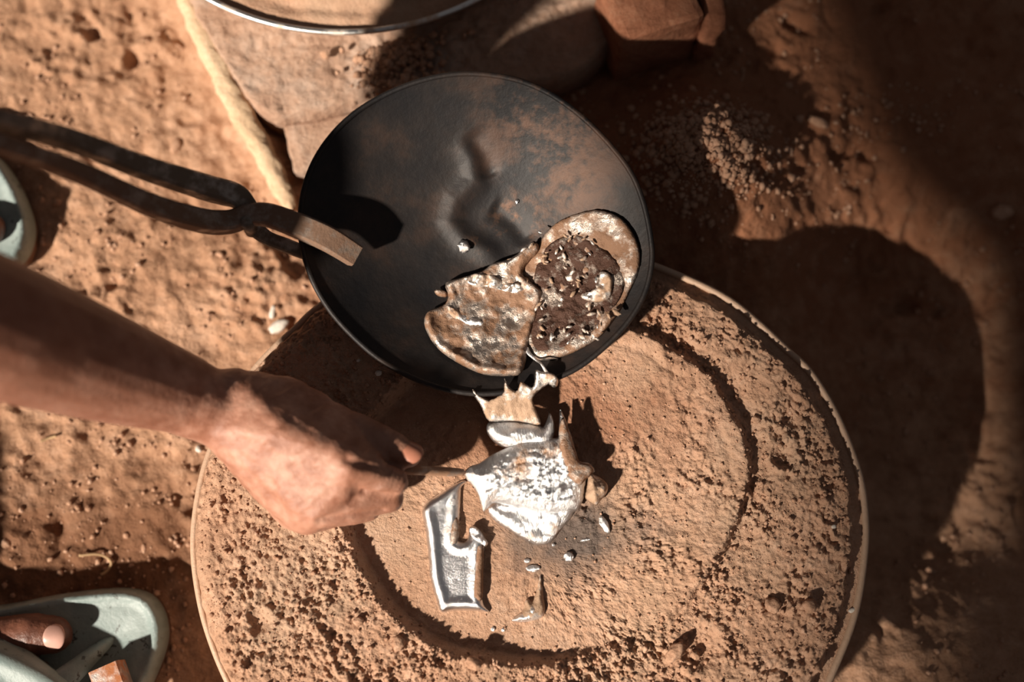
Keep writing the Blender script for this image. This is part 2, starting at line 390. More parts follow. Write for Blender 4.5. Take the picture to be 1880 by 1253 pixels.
# added unseen wall, its sloping gap shaped to shade the right floor
WX = -1.75
def blocker_pt(x, y): return y - (x - WX) * math.tan(SUN_AZ), (x - WX) * math.tan(SUN_EL) / math.cos(SUN_AZ)
CUT_EDGE = sorted(blocker_pt(*q) for q in ((.05, .66), (.245, .30), (.343, .0), (.340, -.18), (.322, -.34), (.31, -.8)))
cut_edge = lambda y: float(np.interp(y, [q[0] for q in CUT_EDGE], [q[1] for q in CUT_EDGE]))
V, F_ = [], []
for quad in (((-.7, -.05), (1.6, -.05), (1.6, 3.4), (-.7, 3.4)), *[((b_[0], b_[1]), (b_[0], 3.4), (a[0], 3.4), (a[0], a[1])) for a, b_ in zip([(-3.0, cut_edge(-3.0))] + CUT_EDGE[1:-1], CUT_EDGE[1:-1] + [(-.7, cut_edge(-.7))])], ((-3.0, -.05), (-4.4, -.05), (-4.4, 3.4), (-3.0, 3.4))):
    k = len(V); V += [(WX + dx, y, z) for dx in (-.06, .06) for y, z in quad]
    F_ += [[k, k+1, k+2, k+3], [k+7, k+6, k+5, k+4]] + [[k+i, k+4+i, k+4+(i+1) % 4, k+(i+1) % 4] for i in range(4)]
o = link('sun_block_wall', V, F_, M['cement'], smooth_=False); o['kind'] = 'structure'

# ------------------------------------------------------------------ casting mould: round disc packed with red sand
RIM = [(379,820),(360,881),(348,954),(346,1018),(355,1092),(373,1165),(408,1253),(470,1370),(570,1475),(700,1560),(850,1605),(975,1618),(1110,1602),(1270,1545),(1410,1440),(1500,1330),
       (1533,1253),(1570,1163),(1588,1095),(1599,1011),(1600,954),(1591,881),(1565,803),(1533,735),(1492,673),(1450,634),(1401,588),(1343,542),(1265,503),(1150,462),(1000,440),(850,440),(700,475),(582,554),(535,597),(492,637),(452,683),(412,752)]
rim_xy = PP(RIM, ZT)[:, :2]; DC = np.array(P(973, 1015, ZT)[:2])
def polar_fn(xy, c):
    a = np.arctan2(xy[:, 1] - c[1], xy[:, 0] - c[0]); r = np.hypot(*(xy - c).T); k = np.argsort(a); a, r = a[k], r[k]
    a = np.concatenate([a - 2 * np.pi, a, a + 2 * np.pi]); r = np.concatenate([r] * 3)
    return lambda t: np.interp(np.arctan2(np.sin(t), np.cos(t)), a, r)
rim_r = polar_fn(catmull(rim_xy, 8), DC)
INN = [(643,955),(665,1020),(700,1085),(760,1150),(850,1195),(1000,1212),(1120,1185),(1220,1130),(1300,1040),(1350,940),(1367,850),(1340,765),(1290,695),(1220,640),(1120,600),(980,600),(850,640),(752,706),(690,772),(655,860)]
inn_xy = PP(INN, ZT)[:, :2]; IC = np.array(P(1008, 905, ZT)[:2]); inn_r = polar_fn(catmull(inn_xy, 8), IC)
def sand_h(x, y, fine=True):
    r = np.hypot(x - DC[0], y - DC[1]); t = np.arctan2(y - DC[1], x - DC[0]); e = rim_r(t) - r       # distance from the rim
    ri = np.hypot(x - IC[0], y - IC[1]); ti = np.arctan2(y - IC[1], x - IC[0])
    q = ri - inn_r(ti) * (1 + .012 * perlin(ti * 4, ti * 0 + 3) + .008 * perlin(x / .011, y / .011, 81))        # <0 inside the pressed ring
    left = smooth(.2, -.55, np.cos(ti - .35)); right = smooth(.15, .75, np.cos(ti - .30))
    out_ = smooth(-.004, .006, q)
    h = .0095 * left * out_ + .003 * out_ * (1 - right)
    h = h + right * (.0085 * np.exp(-np.clip(-q, 0, 1) / .032) * (1 - smooth(-.001, .007, q)) - .0030 * np.exp(-((q - .012) / .009)**2))
    h = h - .0012 * np.exp(-((q + .012) / .003)**2) * right
    rough = np.clip(.22 + .8 * out_ + .5 * smooth(.0, .06, x - P(980, 900, ZT)[0]) * smooth(.12, -.1, y - P(900, 760, ZT)[1]), 0, 1)
    h = h + .0020 * fbm(x, y, .07, 2, 91) * (.4 + out_)
    if fine:
        patch = smooth(-.25, .45, fbm(x, y, .045, 2, 131))
        h = h + rough * (.0042 * patch * np.clip(fbm(x, y, .012, 2, 101), -.25, 1) + .0031 * fbm(x, y, .0064, 4, 111, .62) * (.45 + .75 * patch) + .0030 * patch * np.clip(fbm(x, y, .026, 2, 151) - .1, 0, 1))
    for (px, py, rad, dep) in ((1440, 838, .0085, .006), (1450, 768, .008, .0035), (1285, 1190, .014, .006), (1250, 640, .012, .003), (480, 1140, .008, .004), (1360, 720, .02, .003)):
        c = P(px, py, ZT); d = np.hypot(x - c[0], y - c[1]); h = h - dep * np.exp(-(d / rad)**2) + dep * .5 * np.exp(-((d - rad * 1.35) / (rad * .35))**2)
    wr_ = smooth(-.15, .45, np.cos(t - .25)); jag = .0022 * perlin(x / .012, y / .012, 141) + .001 * perlin(x / .005, y / .005, 142)
    return h * smooth(.002, .008, e - wr_ * .010 + jag) - .0105 * (1 - smooth(.001, .020, e)) * (1 - wr_) - .0120 * wr_ * (1 - smooth(.0105, .0165, e + jag))
nr, nt_ = 285, 1300
u = np.linspace(0, 1, nr) ** .85; t = np.linspace(0, 2 * np.pi, nt_, endpoint=False)
R_ = u[:, None] * (rim_r(t)[None] - .003); X = (DC[0] + R_ * np.cos(t)).ravel(); Y = (DC[1] + R_ * np.sin(t)).ravel()
table = thing('casting_mould', 'broad round casting mould packed with red sand lying under the black pan', 'mould', (DC[0], DC[1], 0))
link('sand_bed', np.stack([X, Y, ZT + sand_h(X, Y)], 1), grid_faces(nr, nt_, True), M['sand'], table)
prof = [(-.004, -.015), (-.004, -.0105), (-.0026, -.0088), (-.0005, -.0088), (.0012, -.0105), (.0018, -.014), (.0016, -.03), (.001, -.088), (-.006, -.0885), (-.006, -.015)]
t = np.linspace(0, 2 * np.pi, 400, endpoint=False); V = []
for dr, dz in prof:
    r = rim_r(t) + dr; V.append(np.stack([DC[0] + r * np.cos(t), DC[1] + r * np.sin(t), np.full(len(t), ZT + dz)], 1))
link('mould_rim', np.vstack(V), grid_faces(len(prof), len(t), True), M['drum'], table)
n = 26000
a = rng.uniform(0, 2 * np.pi, n); rr = np.sqrt(rng.uniform(0, 1, n)); cx = DC[0] + rr * (rim_r(a) - .010) * np.cos(a); cy = DC[1] + rr * (rim_r(a) - .010) * np.sin(a)
qi = np.hypot(cx - IC[0], cy - IC[1]) - inn_r(np.arctan2(cy - IC[1], cx - IC[0]))
dens = np.where(qi > 0, .30 + .7 * smooth(-.2, .5, fbm(cx, cy, .05, 2, 131)), .10 + .35 * smooth(.02, .10, cx - P(980, 900, ZT)[0]))
dens = dens + .8 * np.exp(-((qi - .008) / .010)**2)
k = rng.uniform(0, 1, n) < dens; cx, cy, qi = cx[k], cy[k], qi[k]
cr = (.0005 + .0019 * rng.power(.18, len(cx))) * np.where(qi > 0, 1, .6)
V, F_ = crumbs(cx, cy, ZT + sand_h(cx, cy) + cr * .35, cr, 6)
o = link('sand_crumbs', V, F_, M['crumb'], table); o['kind'] = 'stuff'
clods = [(1388, 771, 9, 7, 'pale oval clod lying in the dark groove of the sand mould'), (1482, 1112, 12, 12, 'upright tan clod near the right rim of the sand mould'),
         (1417, 1112, 14, 13, 'tan clod on the mould beside a dark pit, left of its twin'), (1238, 1198, 20, 12, 'broad crumbly clod at the edge of the dark pit in the sand'),
         (1276, 1204, 9, 8, 'small clod on the right lip of the dark pit in the sand'), (662, 1140, 9, 8, 'round clod on the left half of the sand mould'),
         (735, 1180, 14, 11, 'rounded clod on the lower edge of the pressed ring'), (870, 1215, 15, 12, 'lumpy clod just below the small metal shard')]
for i, (px, py, a, b_, lab) in enumerate(clods):
    c = P(px, py, ZT); s = .00041; z = ZT + float(sand_h(np.array([c[0]]), np.array([c[1]]))[0])
    V, F_ = lump((c[0], c[1], z + s * b_ * .45), s * a, s * b_, s * (a + b_) * .45, 40 + i, .35, i * 1.3, ICO3)
    tag(link('earth_clod', V, F_, M['crumb']), lab, 'clod', 'clods on the sand mould')
bits = [(698, 690, 7, 'white shell-like chip on the sand left of the pan lip'), (662, 668, 4, 'tiny pale chip just below the pan edge at left'),
        (1527, 968, 5, 'white grain near the right rim of the mould'), (1573, 1122, 6, 'long white grain on the right rim of the mould')]
for i, (px, py, a, lab) in enumerate(bits):
    c = P(px, py, ZT); s = .00041; z = ZT + float(sand_h(np.array([c[0]]), np.array([c[1]]))[0])
    V, F_ = lump((c[0], c[1], z + s * a * .5), s * a * (1.5 if i == 3 else 1), s * a * .8, s * a * .7, 60 + i, .25, .3)
    tag(link('white_chip', V, F_, M['pebble']), lab, 'chip', 'white chips on the sand mould')

# ------------------------------------------------------------------ hearth at the back: dusty slab, bricks, basin of sand
ZS = .042
slab_ol = PP([(322, -160), (338, 5), (366, 60), (408, 130), (456, 195), (500, 222), (540, 216), (600, 206), (660, 190), (740, 172), (840, 160), (960, 160), (1060, 140), (1120, 90), (1150, 20), (1160, -160)], ZS)
clot = P(735, 95, ZS)
def slab_x(x, y, d):
    k = np.exp(-(((x - clot[0]) / .022)**2 + ((y - clot[1]) / .034)**2)) + .8 * np.exp(-(((x - P(850, 90, ZS)[0]) / .03)**2 + ((y - P(850, 90, ZS)[1]) / .03)**2))
    return k * (.010 * np.clip(fbm(x, y, .014, 3, 7), -.25, 1) + .004) + .0016 * fbm(x, y, .008, 2, 9) - .005 * np.clip(fbm(x, y, .016, 2, 19) - .45, 0, 1)
V, F_ = sheet(slab_ol, -.004, ZS + .004, .007, .0030, .05, .0024, 3, 3, slab_x, curve=3)
hs = thing('hearth_slab', 'dusty grey-brown hearth slab under the basin, behind the black pan', 'slab', tuple(P(600, 60, 0)))
link('slab_top', V, F_, M['cement'], hs)
EDGE = np.array([P(a, b_, z) for a, b_, z in ((322, -60, .040), (346, 10, .040), (368, 60, .041), (400, 125, .040), (424, 175, .039), (452, 225, .036), (478, 270, .032), (500, 315, .026), (519, 352, .020), (533, 385, .012))])
ek = catmull(np.column_stack([EDGE, np.array([.007, .008, .0085, .009, .0095, .0095, .009, .0085, .0075, .004])]), 10, closed=False)
tn = np.gradient(ek[:, :3], axis=0); tn /= np.linalg.norm(tn, axis=1)[:, None]; V = []
for k, (p, t_) in enumerate(zip(ek, tn)):
    sd_ = np.cross((0, 0, 1), t_); sd_ /= np.linalg.norm(sd_)
    for a in np.linspace(-.25, math.pi + .25, 13):
        r = p[3] * (1 + .22 * perlin(p[0] / .012 + a, p[1] / .012, 63) + .18 * perlin(p[0] / .004 + a * 2, p[1] / .004, 64))
        V.append(p[:3] + sd_ * r * math.cos(a) + np.array([0, 0, -.004 + r * .62 * math.sin(a) - (.03 if a < 0 or a > math.pi else 0)]))
link('mortar_edge', V, grid_faces(len(ek), 13)[:, ::-1], M['mortar'], hs)
def box_brick(c, L, Wd, H, ang, seed, mt, lab, tilt=0.0):
    bm = bmesh.new(); bmesh.ops.create_cube(bm, size=1)
    bmesh.ops.subdivide_edges(bm, edges=bm.edges[:], cuts=9, use_grid_fill=True)
    V, F_ = bm_out(bm); V = V * np.array([L, Wd, H]); g = np.array([L, Wd, H]) / 2 - .006
    q = np.clip(V, -g, g); d = V - q; nn = np.linalg.norm(d, axis=1); V = q + d / np.maximum(nn, 1e-9)[:, None] * np.minimum(nn, .006)[:, None]
    V = V + (.0022 * fbm(V[:, 0] + V[:, 2], V[:, 1] - V[:, 2] * .7, .03, 3, seed))[:, None] * np.sign(V)
    ct, st = math.cos(tilt), math.sin(tilt); V = np.column_stack([V[:, 0], V[:, 1] * ct - V[:, 2] * st, V[:, 1] * st + V[:, 2] * ct])
    a, b_ = math.cos(ang), math.sin(ang); V = np.column_stack([V[:, 0] * a - V[:, 1] * b_, V[:, 0] * b_ + V[:, 1] * a, V[:, 2]]) + np.asarray(c)
    return tag(link('brick', V, F_, mt, smooth_=False), lab, 'brick')
c = P(625, 262, .014); box_brick((c[0], c[1], .010), .085, .045, .030, math.radians(12), 1, M['cement'], 'half-buried dusty brick between the slab and the pan rim')
c = P(1205, 22, .09); box_brick((c[0] - .004, c[1] + .012, .046), .072, .06, .092, math.radians(20), 2, M['brick'], 'big red brick standing at the back, its front face lit')
c = P(1290, 10, .08); box_brick((c[0] + .008, c[1] + .035, .042), .020, .11, .084, math.radians(1), 3, M['brick'], 'thin upright brick at the right end of the hearth')

bc = P(640, -396, .075); BR = np.hypot(*(P(640, 57, .075) - bc)[:2])
basin = thing('basin', 'shallow bright metal basin heaped with sand on the hearth slab', 'basin', (bc[0], bc[1], ZS))
t = np.linspace(0, 2 * np.pi, 300, endpoint=False); V = []
bprof = [(-.02, .0005), (-.012, .0015), (-.004, .020), (-.0012, .0305), (-.0005, .0328), (.0022, .0334), (.0042, .0322), (.0034, .0296), (-.002, .020), (-.012, -.0), (-.03, -.0012)]
for dr, dz in bprof: V.append(np.stack([bc[0] + (BR + dr) * np.cos(t), bc[1] + (BR + dr) * np.sin(t), np.full(len(t), ZS + .003 + dz)], 1))
link('basin_wall', np.vstack(V), grid_faces(len(bprof), len(t), True), M['rim'], basin)
u = np.linspace(0, 1, 110); R_ = u[:, None] * (BR - .003) + 0 * t; X = (bc[0] + R_ * np.cos(t)).ravel(); Y = (bc[1] + R_ * np.sin(t)).ravel()
e = BR - np.hypot(X - bc[0], Y - bc[1])
link('sand_fill', np.stack([X, Y, ZS + .028 + .006 * smooth(0, .03, e) - .0045 * np.exp(-((e - .020) / .006)**2) + .0022 * fbm(X, Y, .02, 4, 8)], 1), grid_faces(len(u), len(t), True), M['sand'], basin)
# earth spilled over the slab and at its foot
n = 900; px = rng.normal(735, 42, n); py = rng.normal(95, 50, n); q = np.array([P(a, b_, ZS)[:2] for a, b_ in zip(px, py)])
k = np.hypot(q[:, 0] - bc[0], q[:, 1] - bc[1]) > BR + .004; q = q[k]; cr = .0010 + .0036 * rng.power(.35, len(q))
V, F_ = crumbs(q[:, 0], q[:, 1], ZS + .006 + cr * .2 + .006 * np.exp(-(((q[:, 0] - clot[0]) / .022)**2 + ((q[:, 1] - clot[1]) / .034)**2)), cr, 9)
o = link('spilled_earth', V, F_, M['crumb']); o['kind'] = 'stuff'; tag(o, 'crumbly spill of dark earth on the slab beside the basin', 'earth')
n = 1700; px = rng.normal(1275, 60, n); py = rng.normal(320, 45, n); q = np.array([P(a, b_, 0)[:2] for a, b_ in zip(px, py)])
cr = .0010 + .0036 * rng.power(.35, n); V, F_ = crumbs(q[:, 0], q[:, 1], floor_h(q[:, 0], q[:, 1]) + cr * .2, cr, 10)
o = link('earth_heap', V, F_, M['crumb']); o['kind'] = 'stuff'; tag(o, 'heap of crumbled red earth on the floor right of the pan', 'earth')

# ------------------------------------------------------------------ black pan
PAN_PX = [(850,132),(905,135),(960,147),(1015,172),(1070,212),(1120,262),(1160,315),(1183,370),(1196,430),(1199,480),(1187,535),(1160,585),(1115,635),(1060,678),(1000,704),(940,720),(880,725),(820,717),(760,697),(700,664),(650,622),(605,572),(572,516),(553,455),(549,400),(556,345),(576,292),(608,245),(650,205),(700,174),(750,152),(800,138)]
PA = math.radians(14); pc = P(876, 430, .144)
def pan_plane(x, y): return .144 + math.tan(PA) * (y - pc[1]) - .035 * (x - pc[0])
pan_rim = []
for a, b_ in PAN_PX:
    z = .144
    for _ in range(12): q = P(a, b_, z); z = pan_plane(q[0], q[1])
    pan_rim.append(q)
pan_r = polar_fn(catmull(np.array(pan_rim)[:, :2], 8), pc[:2])
SWIRL = [PP([(835, 262), (868, 300), (872, 335), (838, 365), (826, 400), (850, 430), (900, 455), (935, 480)], .12), PP([(865, 255), (890, 300), (905, 330)], .12), PP([(900, 370), (945, 400), (975, 440)], .12)]
def pan_in(x, y):
    x = np.asarray(x, float); y = np.asarray(y, float)
    u = np.hypot(x - pc[0], y - pc[1]) / pan_r(np.arctan2(y - pc[1], x - pc[0]))
    h = pan_plane(x, y) - .043 * (1 - np.clip(u, 0, 1.2) ** 2.15) + .0010 * fbm(x, y, .06, 2, 3) * (1 - u)
    for k, s in enumerate(SWIRL):
        d, t, sd_ = seg_dist(x, y, s); h = h + (.0046 if k == 0 else -.0030) * np.exp(-(d / (.0085 if k == 0 else .0075))**2) * smooth(0, .15, t) * smooth(1, .8, t)
    return h
pan = thing('frying_pan', 'large shallow black iron pan held in tongs, tipped over the mould', 'pan', (pc[0], pc[1], .10))
nr, nt_ = 90, 260; t = np.linspace(0, 2 * np.pi, nt_, endpoint=False); u = np.linspace(0, 1, nr); V = []
for s in u:
    r = s * (pan_r(t) - .0016); x, y = pc[0] + r * np.cos(t), pc[1] + r * np.sin(t); V.append(np.stack([x, y, pan_in(x, y)], 1))
for s in u[::-1]:
    r = s * (pan_r(t) + .0008); x, y = pc[0] + r * np.cos(t), pc[1] + r * np.sin(t); V.append(np.stack([x, y, pan_in(x, y) - .0030], 1))
link('pan_body', np.vstack(V), grid_faces(2 * nr, nt_, True), M['iron'], pan)
rr_ = .0021; ph = np.linspace(0, 2 * np.pi, 10, endpoint=False); V = []
for a in ph:
    r = pan_r(t) - .0008 + rr_ * np.cos(a); x, y = pc[0] + r * np.cos(t), pc[1] + r * np.sin(t); xx, yy = pc[0] + (pan_r(t) - .0008) * np.cos(t), pc[1] + (pan_r(t) - .0008) * np.sin(t)
    V.append(np.stack([x, y, pan_in(xx, yy) - .0008 + rr_ * np.sin(a)], 1))
V.append(V[0]); link('pan_rim', np.vstack(V), grid_faces(len(ph) + 1, nt_, True), M['iron'], pan)

# ------------------------------------------------------------------ metal skins in the pan
def pan_ol(pts, dz=.004):
    out = []
    for a, b_ in pts:
        z = .12
        for _ in range(12): q = P(a, b_, z); z = float(pan_in(q[0], q[1])) + dz
        out.append(q)
    return np.array(out)
right_ol = pan_ol([(1080,385),(1112,386),(1142,400),(1165,430),(1176,465),(1172,500),(1158,532),(1140,568),(1108,612),(1075,636),(1040,652),(1003,661),(978,655),(965,625),(968,585),(975,545),(965,515),(945,500),(958,478),(985,458),(998,430),(1030,402)])
darkc = pan_ol([(1040, 500), (1020, 590)])
V, F_ = sheet(right_ol, lambda x, y: pan_in(x, y) + .0006, .0060, .0055, .0022, .022, .0012, 4, 21,
              lambda x, y, d: .0045 * np.clip(fbm(x, y, .007, 2, 33), -.3, 1) * smooth(.006, .02, d) * np.exp(-(((x - darkc[:, 0].mean()) / .045)**2 + ((y - darkc[:, 1].mean()) / .042)**2)))
rs = thing('metal_skin', 'rounded brown-centred metal skin on the right side of the pan', 'metal skin', (right_ol[:, 0].mean(), right_ol[:, 1].mean(), right_ol[:, 2].min()), 'metal skins in the pan')
link('skin_plate', V, F_, M['dross'], rs)
dk = pan_ol([(992,470),(1022,440),(1062,432),(1100,452),(1132,480),(1146,515),(1138,548),(1108,590),(1075,618),(1030,640),(988,645),(974,610),(982,565),(978,520)], .006)
V, F_ = sheet(dk, lambda x, y: pan_in(x, y) + .0062, .0030, .010, .0026, .010, .0011, 4, 23)
link('dark_crust', V, F_, M['dross_dark'], rs)
# crumpled bright curl and flakes standing on the skin
cu = pan_ol([(1100,500),(1118,503),(1125,520),(1120,548),(1098,556),(1068,552),(1066,540),(1092,530)], .008)
V, F_ = sheet(cu, lambda x, y: pan_in(x, y) + .0075, .0065, .004, .0035, .009, .0009, 4, 25); link('bright_curl', V, F_, M['silver_dusty'], rs)
left_ol = pan_ol([(818,518),(850,508),(885,496),(905,482),(935,474),(962,456),(985,444),(990,462),(968,486),(962,505),(985,524),(996,535),(994,556),(984,588),(972,622),(968,648),(958,684),(930,690),(888,687),(848,670),(812,647),(790,622),(778,592),(786,570),(812,560),(822,545)], .007)
V, F_ = sheet(left_ol, lambda x, y: pan_in(x, y) + .0040, .0062, .0045, .0032, .028, .0012, 5, 27,
              lambda x, y, d: .0016 * np.exp(-((d - .004) / .0025)**2) + .0022 * (1 - np.abs(fbm(x, y, .020, 3, 35))) - .0015)
ls = thing('metal_skin', 'crumpled tan metal skin folded over in the bottom of the pan', 'metal skin', (left_ol[:, 0].mean(), left_ol[:, 1].mean(), left_ol[:, 2].min()), 'metal skins in the pan')
link('skin_plate', V, F_, M['dross'], ls)
fo = pan_ol([(822,560),(846,572),(876,584),(898,600),(880,606),(850,594),(826,580)], .010)
V, F_ = sheet(fo, lambda x, y: pan_in(x, y) + .0085, .004, .003, .003, .008, .0009, 3, 29); link('bright_fold', V, F_, M['silver'], ls)
fo = pan_ol([(850,512),(880,500),(905,505),(938,522),(964,508),(972,520),(950,540),(905,532),(870,528)], .010)
V, F_ = sheet(fo, lambda x, y: pan_in(x, y) + .0085, .0045, .003, .0035, .007, .0009, 4, 30); link('bright_fold', V, F_, M['silver_dusty'], ls)
tab = pan_ol([(797,534),(806,530),(820,536),(820,545),(804,543)], .006)
V, F_ = sheet(tab, lambda x, y: pan_in(x, y) + .004, .003, .002, 0, .01, .0009); link('torn_tab', V, F_, M['dross'], ls)
def flakes(spots, parent, mt, z0, name):
    for i, (px, py, L, a) in enumerate(spots):
        q = pan_ol([(px, py)], z0)[0]; s = .00038
        V, F_ = lump(q, s * L, s * L * .45, s * L * .4, 200 + i + int(px), .5, a, ICO2); link(name, V, F_, mt, parent)
g = np.random.default_rng(12)
flakes([(g.uniform(985, 1110), g.uniform(425, 630), g.uniform(4, 9), g.uniform(0, 3)) for _ in range(46)], rs, M['silver_dusty'], .012, 'flake')
flakes([(975, 452, 9, 1), (905, 492, 8, .5), (935, 478, 8, .6), (962, 458, 8, .6), (1012, 516, 7, 2), (1132, 574, 10, -.6), (1118, 580, 7, 2), (1000, 470, 7, .2), (1046, 440, 6, 1), (1030, 455, 6, 2)], rs, M['silver_dusty'], .010, 'flake')
q = pan_ol([(851, 452)], .002)[0]
V, F_ = lump(q, .0042, .0046, .0035, 77, .6, .4, ICO3); tag(link('metal_flake', V, F_, M['silver']), 'small bright flake alone on the black floor of the pan', 'flake')
q = pan_ol([(949, 370)], .001)[0]
V, F_ = lump(q, .0016, .0018, .0014, 78, .5); tag(link('metal_flake', V, F_, M['silver']), 'tiny bright speck on a brown spot in the pan', 'flake')

# ------------------------------------------------------------------ crumpled metal on the sand
def zf(z0, gx_=0, gy_=0, ref=(940, 880)):
    c = P(ref[0], ref[1], z0); return lambda x, y: z0 + gx_ * (x - c[0]) + gy_ * (y - c[1])
def Q(pts, z): return PP([(720 + a / 2.41, 640 + b_ / 2.41) for a, b_ in pts], z)
lump_t = thing('crumpled_metal', 'crumpled silvery metal skin on the rod tip, hanging from the pan lip', 'metal', (*P(970, 890, ZT)[:2], .086))
low = Q([(428,690),(432,738),(470,775),(520,806),(590,850),(650,872),(705,856),(750,800),(795,745),(812,690),(700,640),(550,640)], .100)
V, F_ = sheet(low, zf(.092, 0, .03), .0085, .008, .0030, .016, .0012, 4, 41); link('lower_lobe', V, F_, M['silver'], lump_t)
mainl = Q([(318,548),(345,520),(385,505),(440,468),(500,440),(560,415),(640,400),(700,392),(735,385),(741,330),(744,264),(760,285),(782,340),(800,385),(815,440),(832,492),(868,496),(893,512),(904,540),(885,556),(868,575),(858,625),(852,660),(825,712),(800,720),(740,728),(690,728),(600,712),(520,696),(455,682),(425,700),(404,722),(392,690),(378,645),(352,602),(330,580)], .112)
def crumple(x, y, d):
    u = x * .8 + y * .6; v = -x * .6 + y * .8
    return .0026 * (1 - 2 * np.abs(fbm(u * .6, v * 1.4, .014, 5, 51, .6))) * smooth(.002, .012, d) + .0006 * fbm(x, y, .004, 2, 53)
V, F_ = sheet(mainl, zf(.104, -.12, .05), .0105, .014, .0018, .03, .0011, 3, 43, crumple); link('main_fold', V, F_, M['silver'], lump_t)
upl = Q([(416,345),(430,318),(480,308),(560,312),(640,328),(668,340),(690,300),(694,272),(712,300),(720,345),(715,385),(700,420),(620,450),(540,455),(500,440),(450,410),(422,375)], .108)
V, F_ = sheet(upl, zf(.099, 0, 0), .0095, .008, .0022, .018, .0011, 4, 45); link('upper_lobe', V, F_, M['silver'], lump_t)
tan_ = Q([(740,345),(760,300),(790,380),(815,450),(835,500),(880,510),(895,540),(858,580),(830,600),(780,560),(750,480),(740,420)], .118)
V, F_ = sheet(tan_, zf(.1135, -.10, .05), .0040, .006, .0015, .015, .0011, 3, 46); link('dusty_wing', V, F_, M['dross'], lump_t)
nub = Q([(872,552),(900,556),(932,572),(958,600),(955,635),(925,672),(908,692),(880,680),(856,655),(862,610)], .108)
V, F_ = sheet(nub, zf(.097), .0095, .006, .003, .01, .001, 4, 47); link('end_nub', V, F_, M['silver_dusty'], lump_t)
flap = Q([(355,182),(368,190),(386,206),(430,226),(470,208),(494,190),(496,134),(512,165),(535,185),(555,184),(566,150),(590,160),(618,172),(628,150),(632,102),(658,108),(690,112),(716,120),(734,140),(730,168),(712,175),(690,163),(655,185),(632,205),(622,228),(640,275),(660,325),(640,335),(560,318),(480,318),(428,318),(405,285),(385,240),(358,205)], .115)
hy0, hy1 = P(0, 640 + 320 / 2.41, .11)[1], P(0, 640 + 120 / 2.41, .12)[1]
V, F_ = sheet(flap, lambda x, y: .106 + .014 * (y - hy0) / (hy1 - hy0), .0032, .003, .0020, .014, .0010, 4, 49, thick=.002, curve=2); link('hanging_flap', V, F_, M['silver_dusty'], lump_t)
th = [P(720 + 690 / 2.41, 640 + 118 / 2.41, .121)] + [pan_ol([(a, b_)], .006)[0] for a, b_ in ((994, 672), (985, 662), (972, 650), (966, 640))]
th[1][2] = max(th[1][2], .122)
V, F_ = sweep(th, [.0030, .0016, .0018, .003, .004], [.002, .0014, .0016, .002, .002], n=6, chamfer=.3); link('drawn_thread', V, F_, M['silver'], lump_t)
strip = Q([(312,578),(334,588),(312,612),(306,650),(304,720),(300,780),(292,842),(308,852),(328,842),(336,800),(350,784),(378,796),(400,830),(424,862),(410,884),(406,950),(404,1020),(402,1098),(412,1140),(438,1172),(400,1170),(340,1166),(270,1166),(212,1172),(188,1110),(160,1010),(154,930),(140,800),(126,716),(150,672),(200,640),(260,600)], .098)
V, F_ = sheet(strip, zf(.0885, 0, 0), .0085, .0080, .0003, .02, .0010, 4, 55, lambda x, y, d: -.0020 * smooth(.004, .012, d))
st = thing('metal_strip', 'long torn strip of bright metal lying on the sand below the rod', 'metal', (*P(845, 1010, ZT)[:2], .0885)); link('strip_plate', V, F_, M['silver_flat'], st)
ed = Q([(372,885),(390,870),(404,890),(402,1000),(398,1110),(372,1112),(358,1090),(362,1000)], .100)
V, F_ = sheet(ed, zf(.0945), .0035, .003, .0006, .01, .001, 3, 56); link('dusty_edge', V, F_, M['dross'], st)
ed = Q([(262,770),(285,745),(296,800),(290,850),(275,870),(252,860)], .100)
V, F_ = sheet(ed, zf(.0945), .0030, .003, .0006, .01, .001, 3, 57); link('dusty_edge', V, F_, M['dross'], st)
ed = Q([(338,800),(356,784),(384,800),(408,835),(424,862),(408,880),(385,862),(352,840)], .100)
V, F_ = sheet(ed, zf(.0945), .0045, .004, .003, .006, .0009, 3, 58); link('crumbly_corner', V, F_, M['silver'], st)
shard = Q([(640,1055),(655,990),(664,1010),(672,1080),(682,1150),(672,1190),(640,1208),(600,1216),(548,1214),(526,1206),(556,1180),(580,1150),(585,1115),(605,1105),(618,1120),(632,1085)], .096)
V, F_ = sheet(shard, zf(.087), .0095, .0065, .0012, .01, .0009, 3, 59); sh = thing('metal_shard', 'small pointed metal shard standing on the sand right of the strip', 'metal', (*P(975, 1110, ZT)[:2], .087))
link('shard_body', V, F_, M['silver_dusty'], sh)
tip = Q([(526,1206),(560,1178),(590,1160),(618,1130),(640,1150),(640,1190),(600,1212),(550,1214)], .096)
V, F_ = sheet(tip, zf(.091), .0055, .005, .002, .007, .0009, 3, 60); link('bright_foot', V, F_, M['silver'], sh)
